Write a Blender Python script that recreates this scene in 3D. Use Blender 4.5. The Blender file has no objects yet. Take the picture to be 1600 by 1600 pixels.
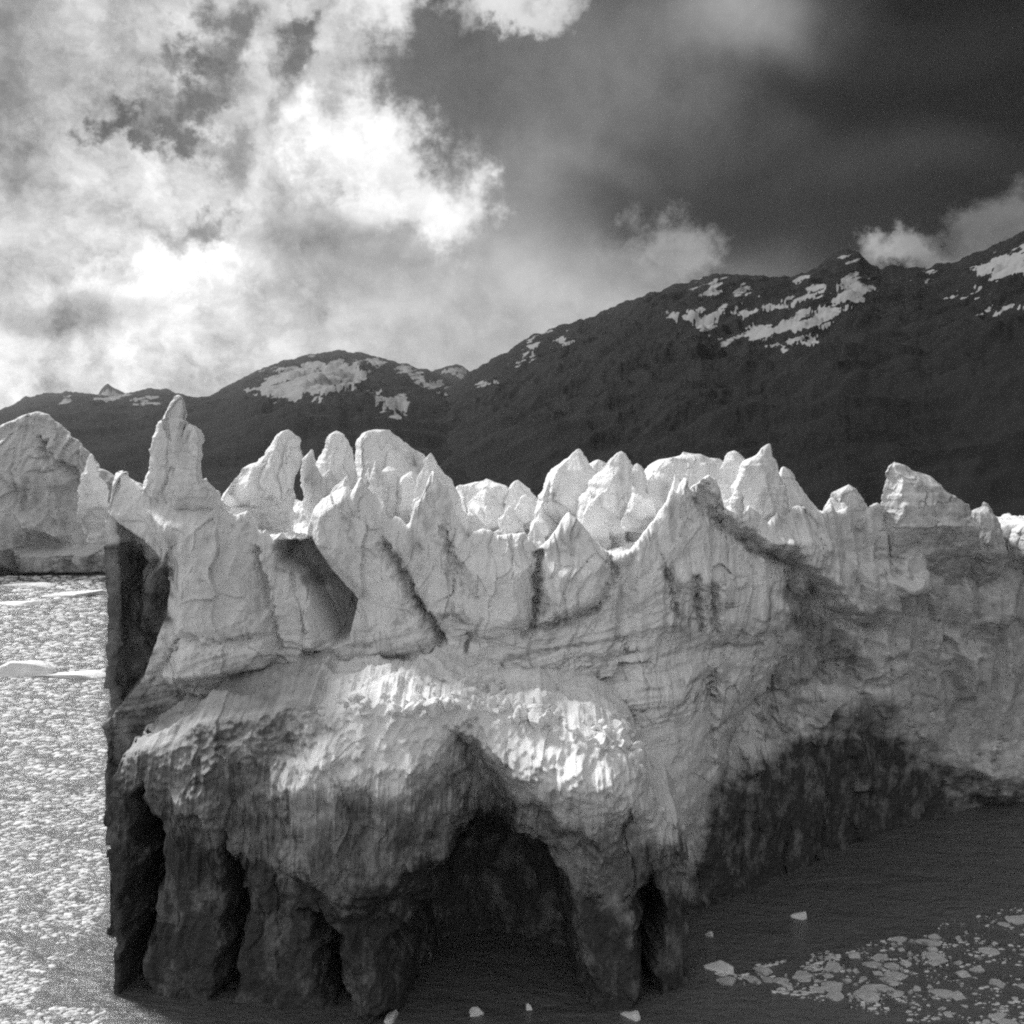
import bpy, math, random
import numpy as np
from mathutils import Vector

# ------------------------------------------------------------------ camera, sky, sun, exposure
sc = bpy.context.scene
C = sc.collection
F, HOR, H = 1716.0, 700.0, 50.0          # focal length and horizon row in photo pixels, eye height above the lake

cam = bpy.data.cameras.new('camera')
cam.sensor_width = 36.0
cam.lens = 36.0 * F / 1600.0
cam.shift_y = (HOR - 800.0) / 1600.0
cam.clip_start = 0.5
cam.clip_end = 60000
camo = bpy.data.objects.new('camera', cam)
C.objects.link(camo)
camo.location = (0, 0, H)
camo.rotation_euler = (math.pi / 2, 0, 0)
sc.camera = camo

SUN_AZ, SUN_EL = math.radians(-50), math.radians(41)     # azimuth from +Y (view direction), minus = left
sun = bpy.data.lights.new('sun', 'SUN')
sun.energy = 4.2
sun.angle = math.radians(12.0)
sun.color = (1, 1, 1)
suno = bpy.data.objects.new('sun', sun)
C.objects.link(suno)
sd = Vector((math.sin(SUN_AZ) * math.cos(SUN_EL), math.cos(SUN_AZ) * math.cos(SUN_EL), math.sin(SUN_EL)))
suno.rotation_euler = sd.to_track_quat('Z', 'Y').to_euler()

sc.view_settings.view_transform = 'Standard'
sc.view_settings.look = 'None'
sc.view_settings.gamma = 1
sc.view_settings.exposure = 0.0
sc.cycles.max_bounces = 4
sc.cycles.diffuse_bounces = 2
sc.cycles.glossy_bounces = 2
sc.cycles.use_adaptive_sampling = True
sc.cycles.adaptive_threshold = 0.03
sc.cycles.volume_bounces = 1
sc.cycles.use_denoising = False
sc.cycles.filter_width = 2.1        # a soft plastic lens


def lin(s):
    return s / 12.92 if s <= 0.04045 else ((s + 0.055) / 1.055) ** 2.4


class NT:
    """small node-tree helper"""
    def __init__(s, tree):
        s.t = tree; tree.nodes.clear()

    def n(s, kind, **kw):
        nd = s.t.nodes.new(kind)
        for k, v in kw.items():
            setattr(nd, k, v)
        return nd

    def set(s, sock, v):
        if isinstance(v, bpy.types.NodeSocket):
            s.t.links.new(v, sock)
        elif v is not None:
            sock.default_value = v

    def math(s, op, a, b=None, c=None, clamp=False):
        nd = s.n('ShaderNodeMath', operation=op, use_clamp=clamp)
        for i, v in enumerate((a, b, c)):
            if v is not None:
                s.set(nd.inputs[i], v)
        return nd.outputs[0]

    def vmath(s, op, a, b=None, scale=None):
        nd = s.n('ShaderNodeVectorMath', operation=op)
        s.set(nd.inputs[0], a)
        if b is not None:
            s.set(nd.inputs[1], b)
        if scale is not None:
            s.set(nd.inputs['Scale'], scale)
        return nd.outputs['Value'] if op in ('LENGTH', 'DOT_PRODUCT') else nd.outputs['Vector']

    def noise(s, vec, scale, detail=4, rough=0.5, dist=0.0, color=False):
        nd = s.n('ShaderNodeTexNoise')
        s.set(nd.inputs['Vector'], vec)
        nd.inputs['Scale'].default_value = scale
        nd.inputs['Detail'].default_value = detail
        nd.inputs['Roughness'].default_value = rough
        nd.inputs['Distortion'].default_value = dist
        return nd.outputs['Color' if color else 'Fac']

    def maprange(s, v, a, b, c=0.0, d=1.0, smooth=False):
        nd = s.n('ShaderNodeMapRange', interpolation_type='SMOOTHSTEP' if smooth else 'LINEAR')
        for i, x in enumerate((v, a, b, c, d)):
            s.set(nd.inputs[i], x)
        return nd.outputs[0]

    def mix(s, f, a, b):
        nd = s.n('ShaderNodeMix', data_type='FLOAT')
        s.set(nd.inputs[0], f); s.set(nd.inputs[2], a); s.set(nd.inputs[3], b)
        return nd.outputs[0]

    def mapping(s, vec, loc=(0, 0, 0), rot=(0, 0, 0), scale=(1, 1, 1), kind='POINT'):
        nd = s.n('ShaderNodeMapping', vector_type=kind)
        s.set(nd.inputs['Vector'], vec)
        if kind != 'NORMAL':
            nd.inputs['Location'].default_value = loc
        nd.inputs['Rotation'].default_value = rot
        nd.inputs['Scale'].default_value = scale
        return nd.outputs[0]

    def grey(s, v):
        nd = s.n('ShaderNodeCombineColor')
        for i in range(3):
            s.set(nd.inputs[i], v)
        return nd.outputs[0]


# ---- the sky: a grey clear sky under broken cloud, laid out by azimuth and elevation
world = bpy.data.worlds.new('World')
sc.world = world
world.use_nodes = True
w = NT(world.node_tree)
nish = w.n('ShaderNodeTexSky', sky_type='NISHITA')
nish.sun_disc = False
nish.sun_elevation = SUN_EL
nish.sun_rotation = SUN_AZ
bw = w.n('ShaderNodeRGBToBW')
w.t.links.new(nish.outputs[0], bw.inputs[0])
clear = bw.outputs[0]
geo = w.n('ShaderNodeTexCoord').outputs['Generated']
sep = w.n('ShaderNodeSeparateXYZ')
w.t.links.new(geo, sep.inputs[0])
az = w.math('ARCTAN2', sep.outputs[0], sep.outputs[1])
el = w.math('ARCSINE', sep.outputs[2])
comb = w.n('ShaderNodeCombineXYZ')
w.t.links.new(az, comb.inputs[0]); w.t.links.new(el, comb.inputs[1])
P0 = comb.outputs[0]


def warp(src, scale, amp, detail, rough=0.55, seed=0.0):
    v = w.vmath('ADD', geo, (seed, seed * 0.7, -seed))
    c = w.noise(v, scale, detail, rough, color=True)
    c = w.vmath('SUBTRACT', c, (0.5, 0.5, 0.5))
    c = w.vmath('MULTIPLY', c, (amp, amp, 0.0))
    return w.vmath('ADD', src, c)


PS = warp(P0, 5.0, 0.11, 3, 0.5, 1.3)                      # soft banks
PF = warp(warp(P0, 7.0, 0.13, 1, 0.5, 3.1), 20.0, 0.13, 6, 0.64, 7.7)   # fleecy edges
ROTS = (-20, 0, 20)


def rotated(src):
    out = {}
    for r in ROTS:
        if r == 0:
            out[0] = src; continue
        c, sn = math.cos(math.radians(r)), math.sin(math.radians(r))
        cb = w.n('ShaderNodeCombineXYZ')
        w.t.links.new(w.vmath('DOT_PRODUCT', src, (c, sn, 0)), cb.inputs[0])
        w.t.links.new(w.vmath('DOT_PRODUCT', src, (-sn, c, 0)), cb.inputs[1])
        out[r] = cb.outputs[0]
    return out


RS, RF = rotated(PS), rotated(PF)


def azel(px, py):
    x, y, z = (px - 800) / F, 1.0, (HOR - py) / F
    return math.atan2(x, y), math.asin(z / math.sqrt(x * x + y * y + z * z))


def blob(val, src, px, py, rx, ry, rot, s, soft, alpha=1.0):
    a, e = azel(px, py)
    rot = min(ROTS, key=lambda r: abs(r - rot))
    c, sn = math.cos(math.radians(rot)), math.sin(math.radians(rot))
    ca, ce = a * c + e * sn, -a * sn + e * c
    kx, ky = F / rx, F / ry
    nd = w.n('ShaderNodeVectorMath', operation='MULTIPLY_ADD')
    w.set(nd.inputs[0], src[rot])
    nd.inputs[1].default_value = (kx, ky, 0)
    nd.inputs[2].default_value = (-ca * kx, -ce * ky, 0)
    r = w.vmath('LENGTH', nd.outputs[0])
    k = w.maprange(r, max(0.0, 1 - soft), 1 + soft, alpha, 0.0, smooth=True)
    return w.mix(k, val, lin(s))


# high overcast all round, brighter towards the hidden sun on the left, heavy on the right
val = w.maprange(az, -0.7, 0.55, lin(0.82), lin(0.20), smooth=True)
# the bright side goes on to the left, the rain bank to the right, broken grey behind and overhead
lf = w.maprange(az, -1.4, -0.5, 1.0, 0.0, smooth=True)
val = w.mix(lf, val, 0.78)
rt = w.maprange(az, 0.5, 1.2, 0.0, 1.0, smooth=True)
val = w.mix(rt, val, 0.09)
back = w.maprange(w.math('ABSOLUTE', az), 1.7, 3.0, 0.0, 1.0, smooth=True)
val = w.mix(back, val, 0.66)
up = w.maprange(el, 0.55, 1.1, 0.0, 0.85, smooth=True)
val = w.mix(up, val, 0.5)
S, L = RS, RF
BL = [
    # big masses: (source, px, py, rx, ry, rotation, srgb value, softness, alpha)
    (S, 300, 330, 520, 420, 0, 0.80, 0.5, 1),
    (S, 1350, 130, 580, 330, -12, 0.06, 0.65, 1),
    (S, 1560, 60, 260, 260, 0, 0.02, 0.8, 0.9),
    (S, 840, 170, 330, 200, -8, 0.44, 0.55, 1),
    (S, 700, 430, 400, 170, 8, 0.74, 0.6, 0.95),
    (S, 1010, 300, 240, 100, -5, 0.34, 0.7, 0.9),
    (S, 1230, 330, 280, 90, -5, 0.12, 0.7, 0.9),
    (S, 50, 110, 120, 200, 0, 0.44, 0.5, 0.9),
    (S, 60, 230, 100, 70, 0, 0.38, 0.7, 0.8),
    # fleecy bright left
    (L, 330, 120, 230, 190, 0, 0.84, 0.5, 0.9),
    (L, 250, 300, 190, 110, 0, 0.88, 0.5, 0.9),
    (L, 40, 370, 130, 70, 10, 0.78, 0.6, 0.9),
    (L, 270, 105, 60, 38, 20, 0.36, 0.55, 0.95),
    (L, 185, 178, 32, 22, 0, 0.36, 0.6, 0.95),
    (L, 265, 182, 48, 26, -10, 0.38, 0.6, 0.95),
    (L, 310, 30, 36, 40, 30, 0.42, 0.6, 0.9),
    (L, 485, 40, 90, 30, 10, 0.34, 0.5, 0.95),
    (L, 460, 120, 40, 60, 0, 0.42, 0.6, 0.9),
    (L, 480, 205, 80, 40, 0, 0.45, 0.5, 0.95),
    (L, 350, 235, 40, 50, 0, 0.52, 0.6, 0.8),
    (L, 280, 365, 75, 34, 8, 0.54, 0.5, 0.9),
    # silver linings
    (L, 600, 35, 75, 55, 25, 1.0, 0.5, 1),
    (L, 545, 130, 34, 90, 12, 0.93, 0.6, 0.95),
    (L, 570, 270, 150, 62, -18, 1.06, 0.5, 1),
    (L, 660, 330, 80, 45, -25, 1.04, 0.6, 0.95),
    (L, 420, 330, 75, 75, 30, 0.90, 0.5, 0.95),
    (L, 300, 440, 130, 48, -10, 1.0, 0.45, 1),
    (S, 230, 530, 330, 70, 0, 0.95, 0.6, 0.95),
    (L, 490, 470, 75, 40, -12, 1.03, 0.6, 0.95),
    (S, 90, 490, 120, 26, -8, 0.62, 0.7, 0.8),
    (S, 60, 590, 160, 60, 0, 0.93, 0.6, 0.9),
    (L, 100, 570, 30, 20, 0, 0.70, 0.9, 0.7),
    (S, 560, 395, 130, 55, -5, 0.66, 0.5, 0.95),
    (L, 670, 130, 125, 90, 20, 0.42, 0.45, 1),
    (L, 690, 25, 28, 60, -15, 0.36, 0.5, 0.95),
    (L, 790, 22, 100, 32, 22, 0.88, 0.5, 1),
    (S, 1145, 40, 66, 50, 0, 0.74, 0.95, 1),
    (S, 1140, 50, 130, 95, 0, 0.46, 0.95, 0.6),
    (S, 640, 500, 220, 70, 0, 0.76, 0.7, 0.8),
    (S, 870, 245, 120, 20, -14, 0.50, 0.9, 0.5),
    (S, 1330, 265, 230, 34, -8, 0.21, 0.9, 0.8),
    (S, 1180, 190, 170, 40, 12, 0.30, 0.9, 0.7),
    (S, 1440, 90, 190, 45, 18, 0.12, 0.9, 0.8),
    (S, 980, 120, 110, 70, 0, 0.46, 0.9, 0.7),
    (S, 1290, 170, 150, 30, -14, 0.06, 0.8, 0.7),
    (L, 1062, 398, 46, 44, 20, 0.66, 0.8, 0.95),
    (L, 1010, 440, 60, 40, 20, 0.60, 0.8, 0.6),
    (L, 1385, 375, 75, 36, 20, 0.68, 0.6, 0.95),
    (L, 1500, 330, 110, 46, 22, 0.50, 0.6, 0.9),
    (L, 1440, 320, 36, 18, 10, 0.30, 0.8, 0.6),
]
for b in BL:
    val = blob(val, *b)
# fine cloud texture, strong in the fleece, faint in the rain bank
fine = w.noise(w.vmath('ADD', geo, w.vmath('SCALE', w.vmath('SUBTRACT', PF, P0), scale=0.5)), 26, 6, 0.62)
mid = w.noise(w.vmath('ADD', geo, (14, 7, 3)), 7, 5, 0.6)
amp = w.maprange(az, -0.40, 0.05, 2.3, 0.5, smooth=True)
det = w.math('MULTIPLY', w.math('SUBTRACT', fine, 0.5), amp)
det2 = w.math('MULTIPLY', w.math('SUBTRACT', mid, 0.5), w.maprange(az, -0.4, 0.3, 1.4, 1.9))
tex = w.math('ADD', 1.0, w.math('ADD', det, det2))
val = w.math('MULTIPLY', val, tex)
val = w.math('MULTIPLY', w.math('MAXIMUM', val, 0.004), 10.0)
# cloud covers nearly everything; the clear sky shows thinly through it
sky = w.mix(0.985, clear, val)
bg = w.n('ShaderNodeBackground')
w.t.links.new(w.grey(sky), bg.inputs[0])
bg.inputs[1].default_value = 0.1
wo = w.n('ShaderNodeOutputWorld')
w.t.links.new(bg.outputs[0], wo.inputs[0])
world.cycles.sampling_method = 'NONE'

# ------------------------------------------------------------------ numeric helpers
rng = np.random.default_rng(11)
PERM = np.concatenate([rng.permutation(256)] * 3).astype(np.int32)
GR = rng.normal(size=(256, 3)).astype(np.float32)
GR /= np.linalg.norm(GR, axis=1, keepdims=True)
GX, GY, GZ = (np.ascontiguousarray(GR[:, i]) for i in range(3))


def perlin(x, y, z):
    x = np.asarray(x, np.float32); y = np.asarray(y, np.float32); z = np.asarray(z, np.float32)
    xi = np.floor(x).astype(np.int32); yi = np.floor(y).astype(np.int32); zi = np.floor(z).astype(np.int32)
    xf = x - xi; yf = y - yi; zf = z - zi
    xi &= 255; yi &= 255; zi &= 255
    u = xf * xf * xf * (xf * (xf * 6 - 15) + 10)
    v = yf * yf * yf * (yf * (yf * 6 - 15) + 10)
    t = zf * zf * zf * (zf * (zf * 6 - 15) + 10)

    def g(dx, dy, dz):
        h = PERM[PERM[PERM[xi + dx] + yi + dy] + zi + dz]
        return GX[h] * (xf - dx) + GY[h] * (yf - dy) + GZ[h] * (zf - dz)
    a = g(0, 0, 0) * (1 - u) + g(1, 0, 0) * u
    b = g(0, 1, 0) * (1 - u) + g(1, 1, 0) * u
    c = g(0, 0, 1) * (1 - u) + g(1, 0, 1) * u
    d = g(0, 1, 1) * (1 - u) + g(1, 1, 1) * u
    return ((a * (1 - v) + b * v) * (1 - t) + (c * (1 - v) + d * v) * t) * 1.5


def fbm(x, y, z, o=4, gain=0.5):
    s = 0; a = 1.0; f = 1.0
    for i in range(o):
        s = s + a * perlin(x * f + 17.3 * i, y * f - 9.1 * i, z * f + 5.7 * i); a *= gain; f *= 2.03
    return s


def ridged(x, y, z, o=4, gain=0.5):
    s = 0; a = 1.0; f = 1.0
    for i in range(o):
        s = s + a * (1 - 2 * np.abs(perlin(x * f + 7.3 * i, y * f - 3.1 * i, z * f + 15.7 * i))); a *= gain; f *= 2.07
    return s


def facets(x, y, z, seed=0.0):
    """broken faces: every cell is a plane with its own tilt and step"""
    x = np.asarray(x, np.float32) + seed; y = np.asarray(y, np.float32) - seed * 0.3; z = np.asarray(z, np.float32) + seed * 0.7
    bx = np.floor(x - 0.5).astype(np.int32); by = np.floor(y - 0.5).astype(np.int32); bz = np.floor(z - 0.5).astype(np.int32)
    best = np.full(x.shape, 9e9, np.float32); out = np.zeros(x.shape, np.float32)
    for dx in (0, 1):
        for dy in (0, 1):
            for dz in (0, 1):
                cx, cy, cz = bx + dx, by + dy, bz + dz
                h = PERM[PERM[PERM[cx & 255] + (cy & 255)] + (cz & 255)]
                h2 = PERM[h + 7]
                ex = x - (cx + 0.5 + 0.42 * GX[h]); ey = y - (cy + 0.5 + 0.42 * GY[h]); ez = z - (cz + 0.5 + 0.42 * GZ[h])
                d = ex * ex + ey * ey + ez * ez
                k = d < best
                best = np.where(k, d, best)
                out = np.where(k, GX[h2] * ex + GY[h2] * ey + 0.6 * GZ[h2] * ez + 0.25 * GX[PERM[h2 + 3]], out)
    return out


def sstep(a, b, x):
    t = np.clip((x - a) / (b - a), 0, 1)
    return t * t * (3 - 2 * t)


def poly_sd(px, py, poly):
    """signed distance to a closed polygon, negative inside"""
    P = np.array(poly, np.float32)
    d = np.full(px.shape, 1e9, np.float32); ins = np.zeros(px.shape, bool)
    for i in range(len(P)):
        x0, y0 = P[i]; x1, y1 = P[(i + 1) % len(P)]
        ex, ey = x1 - x0, y1 - y0
        t = np.clip(((px - x0) * ex + (py - y0) * ey) / (ex * ex + ey * ey + 1e-9), 0, 1)
        d = np.minimum(d, (px - x0 - t * ex) ** 2 + (py - y0 - t * ey) ** 2)
        if y0 != y1:
            c = ((y0 > py) != (y1 > py)) & (px < (x1 - x0) * (py - y0) / (y1 - y0) + x0)
            ins ^= c
    d = np.sqrt(d)
    return np.where(ins, -d, d)


def line_d(px, py, pts):
    d = np.full(px.shape, 1e9, np.float32)
    for (x0, y0), (x1, y1) in zip(pts[:-1], pts[1:]):
        ex, ey = x1 - x0, y1 - y0
        t = np.clip(((px - x0) * ex + (py - y0) * ey) / (ex * ex + ey * ey + 1e-9), 0, 1)
        d = np.minimum(d, (px - x0 - t * ex) ** 2 + (py - y0 - t * ey) ** 2)
    return np.sqrt(d)


def prof(x, pts):
    p = sorted(pts)
    return np.interp(x, [a for a, b in p], [b for a, b in p])


def make_mesh(name, V, quads, mat, parent=None, mask=None, tris=None, smooth=True):
    me = bpy.data.meshes.new(name)
    V = np.asarray(V, np.float32).reshape(-1, 3)
    quads = np.asarray(quads, np.int32).reshape(-1, 4)
    nq = len(quads)
    loops = quads.ravel(); starts = np.arange(0, nq * 4, 4)
    if tris is not None and len(tris):
        tr = np.asarray(tris, np.int32).reshape(-1, 3)
        starts = np.concatenate([starts, nq * 4 + np.arange(0, len(tr) * 3, 3)])
        loops = np.concatenate([loops, tr.ravel()])
    me.vertices.add(len(V)); me.vertices.foreach_set('co', V.ravel())
    me.loops.add(len(loops)); me.loops.foreach_set('vertex_index', loops.astype(np.int32))
    me.polygons.add(len(starts)); me.polygons.foreach_set('loop_start', starts.astype(np.int32))
    me.update(calc_edges=True)
    if smooth:
        me.polygons.foreach_set('use_smooth', np.ones(len(me.polygons), bool))
    if mask is not None:
        at = me.color_attributes.new('mask', 'FLOAT_COLOR', 'POINT')
        m = np.zeros((len(V), 4), np.float32); m[:, 3] = 1
        for i, k in enumerate(mask):
            m[:, i] = np.asarray(k, np.float32).ravel()
        at.data.foreach_set('color', m.ravel())
    me.materials.append(mat)
    o = bpy.data.objects.new(name, me)
    C.objects.link(o)
    if parent is not None:
        o.parent = parent
    return o


def grid_quads(r, c, wrap=False):
    i = np.arange(r - 1)[:, None]
    j = np.arange(c if wrap else c - 1)[None, :]
    a = i * c + j; b = i * c + (j + 1) % c
    return np.stack([a, b, b + c, a + c], -1).reshape(-1, 4)


def tag(o, label=None, cat=None, group=None, kind=None):
    for k, v in (('label', label), ('category', cat), ('group', group), ('kind', kind)):
        if v:
            o[k] = v
    return o


def empty(name, loc=(0, 0, 0)):
    o = bpy.data.objects.new(name, None)
    C.objects.link(o); o.location = loc
    return o


def unproj(px, py, Y):
    return (px - 800) / F * Y, H - (py - HOR) / F * Y


def px_of(X, Y):
    return 800 + X / Y * F


def py_of(Z, Y):
    return HOR + (H - Z) / Y * F


# ------------------------------------------------------------------ materials
def new_mat(name):
    m = bpy.data.materials.new(name); m.use_nodes = True
    return m, NT(m.node_tree)


def finish(n, color, rough, bump_h=None, bump_d=0.1, strength=1.0, spec=0.35, extra=None):
    b = n.n('ShaderNodeBsdfPrincipled')
    n.set(b.inputs['Base Color'], color)
    n.set(b.inputs['Roughness'], rough)
    b.inputs['Specular IOR Level'].default_value = spec
    if bump_h is not None:
        bp = n.n('ShaderNodeBump')
        bp.inputs['Distance'].default_value = bump_d
        bp.inputs['Strength'].default_value = strength
        n.set(bp.inputs['Height'], bump_h)
        n.t.links.new(bp.outputs[0], b.inputs['Normal'])
    if extra:
        extra(b)
    o = n.n('ShaderNodeOutputMaterial')
    n.t.links.new(b.outputs[0], o.inputs[0])
    return b


def ice_material(name, scale=1.0, clean=0.90, sss=0.0):
    """glacier ice: clean and snowy on top, sediment bands, shade painted into base and recesses.
    attribute mask: r = painted shade and debris lines, g = sediment banding"""
    m, n = new_mat(name)
    pos = n.n('ShaderNodeNewGeometry').outputs['Position']
    nor = n.n('ShaderNodeNewGeometry').outputs['Normal']
    att = n.n('ShaderNodeAttribute', attribute_name='mask')
    sp = n.n('ShaderNodeSeparateColor')
    n.t.links.new(att.outputs['Color'], sp.inputs[0])
    deb_shade, band = sp.outputs[0], sp.outputs[1]
    p = n.mapping(pos, scale=(1 / scale,) * 3)
    # streaks of melt-water dirt running down the face
    st = n.noise(n.mapping(p, scale=(1, 1, 0.10)), 0.55, 3, 0.6)
    st = n.maprange(st, 0.47, 0.72, 0, 1)
    blot = n.noise(p, 0.16, 4, 0.62)
    blot = n.maprange(blot, 0.47, 0.68, 0, 1)
    grime = n.math('MULTIPLY', st, blot)
    # sediment bands dipping to the left
    wv = n.noise(p, 0.05, 3, 0.55, color=True)
    pw = n.vmath('ADD', p, n.vmath('SCALE', n.vmath('SUBTRACT', wv, (0.5, 0.5, 0.5)), scale=14.0))
    bd = n.mapping(pw, rot=(0, math.radians(9), 0))
    bd = n.mapping(bd, scale=(0.05, 0.04, 0.42))
    b1 = n.noise(bd, 1.0, 3, 0.6)
    b1 = n.maprange(n.math('ABSOLUTE', n.math('SUBTRACT', b1, 0.5)), 0.0, 0.034, 1, 0)
    b1 = n.math('MULTIPLY', b1, n.maprange(blot, 0.0, 0.6, 0.45, 1))
    b1 = n.math('MULTIPLY', b1, band)
    # cracks
    vo = n.n('ShaderNodeTexVoronoi', feature='DISTANCE_TO_EDGE')
    n.set(vo.inputs['Vector'], n.vmath('ADD', n.mapping(p, scale=(1, 1, 0.5)), n.vmath('SCALE', n.noise(p, 0.4, 3, color=True), scale=1.3)))
    vo.inputs['Scale'].default_value = 0.17
    cr = n.maprange(vo.outputs[0], 0.0, 0.012, 1, 0)
    cr = n.math('MULTIPLY', cr, n.maprange(n.noise(p, 0.09, 0), 0.5, 0.62, 0, 1))
    dirt_shade = n.math('ADD', n.math('MULTIPLY', grime, 0.75), n.math('MULTIPLY', b1, 0.72))
    dirt_shade = n.math('ADD', dirt_shade, n.math('MULTIPLY', cr, 0.32))
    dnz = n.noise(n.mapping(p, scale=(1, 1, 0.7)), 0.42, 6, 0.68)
    dn = n.math('ADD', deb_shade, n.math('MULTIPLY', n.math('SUBTRACT', dnz, 0.5), n.maprange(deb_shade, 0.0, 0.5, 0.0, 1.1)))
    dn = n.maprange(dn, 0.0, 1.0, 0, 0.97)  # painted shade and debris lines from the mask
    dirt_shade = n.math('MAXIMUM', n.math('MINIMUM', dirt_shade, 0.8), dn)
    # snow lying on what faces up
    sz = n.n('ShaderNodeSeparateXYZ'); n.t.links.new(nor, sz.inputs[0])
    snow = n.math('MULTIPLY', n.maprange(sz.outputs[2], 0.35, 0.7, 0, 0.85, smooth=True), n.math('SUBTRACT', 1.0, deb_shade))
    dirt_shade = n.math('MULTIPLY', dirt_shade, n.math('SUBTRACT', 1.0, snow))
    tone = n.math('MULTIPLY', clean, n.maprange(n.noise(p, 0.3, 5, 0.65), 0.3, 0.7, 0.90, 1.06))
    col = n.mix(dirt_shade, tone, 0.03)
    h1 = n.noise(n.mapping(p, scale=(1, 1, 0.55)), 1.3, 6, 0.72)
    h = h1

    def ex(b):
        if sss:
            b.inputs['Subsurface Weight'].default_value = sss
            b.inputs['Subsurface Radius'].default_value = (1, 1, 1)
            b.inputs['Subsurface Scale'].default_value = 1.5
    finish(n, n.grey(col), 0.62, h, 0.55 * scale, 0.55, 0.3, ex)
    return m


ICE = ice_material('glacier_ice')
FARICE = ice_material('distant_glacier_ice', 2.2, 0.72)


def mountain_material(name, rock=0.010):
    m, n = new_mat(name)
    pos = n.n('ShaderNodeNewGeometry').outputs['Position']
    att = n.n('ShaderNodeAttribute', attribute_name='mask')
    sp = n.n('ShaderNodeSeparateColor'); n.t.links.new(att.outputs['Color'], sp.inputs[0])
    ps = n.mapping(n.mapping(pos, rot=(0, math.radians(-20), 0)), scale=(0.35, 0.6, 1.6))
    sn = n.math('ADD', sp.outputs[0], n.math('MULTIPLY', n.math('SUBTRACT', n.noise(ps, 0.022, 5, 0.68), 0.5), 1.4))
    sn = n.math('MULTIPLY', sn, n.maprange(sp.outputs[0], 0.02, 0.12, 0, 1))
    sn = n.maprange(sn, 0.44, 0.54, 0, 1)
    rk = n.math('MULTIPLY', rock, n.maprange(n.noise(pos, 0.012, 5, 0.7), 0.3, 0.7, 0.5, 1.5))
    col = n.mix(sn, rk, 0.22)
    finish(n, n.grey(col), 0.9, n.noise(pos, 0.02, 5, 0.7), 9.0, 0.5, 0.05)
    return m


ROCK = mountain_material('mountain_rock')


def water_material():
    m, n = new_mat('lake_water')
    pos = n.n('ShaderNodeNewGeometry').outputs['Position']
    p2 = n.mapping(pos, rot=(0, 0, math.radians(24)), scale=(0.55, 1.0, 1.0))
    big = n.noise(p2, 0.22, 4, 0.55, 0.4)
    small = n.noise(p2, 0.9, 6, 0.65, 0.3)
    h = n.math('ADD', n.math('MULTIPLY', big, 1.0), n.math('MULTIPLY', small, 0.45))
    milk = n.maprange(n.noise(n.mapping(pos, scale=(0.4, 1, 1)), 0.03, 5, 0.6), 0.3, 0.7, 0.09, 0.14)
    finish(n, n.grey(milk), 0.26, h, 1.1, 1.0, 0.6)
    return m


WATER = water_material()

# ------------------------------------------------------------------ lake
me = bpy.data.meshes.new('lake')
R = 19000.0
me.from_pydata([(-R, -300, 0), (R, -300, 0), (R, 20000, 0), (-R, 20000, 0)], [], [(0, 1, 2, 3)])
me.materials.append(WATER)
lake = bpy.data.objects.new('lake', me); C.objects.link(lake)
tag(lake, 'milky rippled glacial lake in front of the ice', kind='structure')

# ------------------------------------------------------------------ mountains
def blob_mask(px, py, polys, nz, k=14.0):
    s = np.full(px.shape, -99.0, np.float32)
    for poly in polys:
        s = np.maximum(s, -poly_sd(px, py, poly))
    return s


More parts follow.
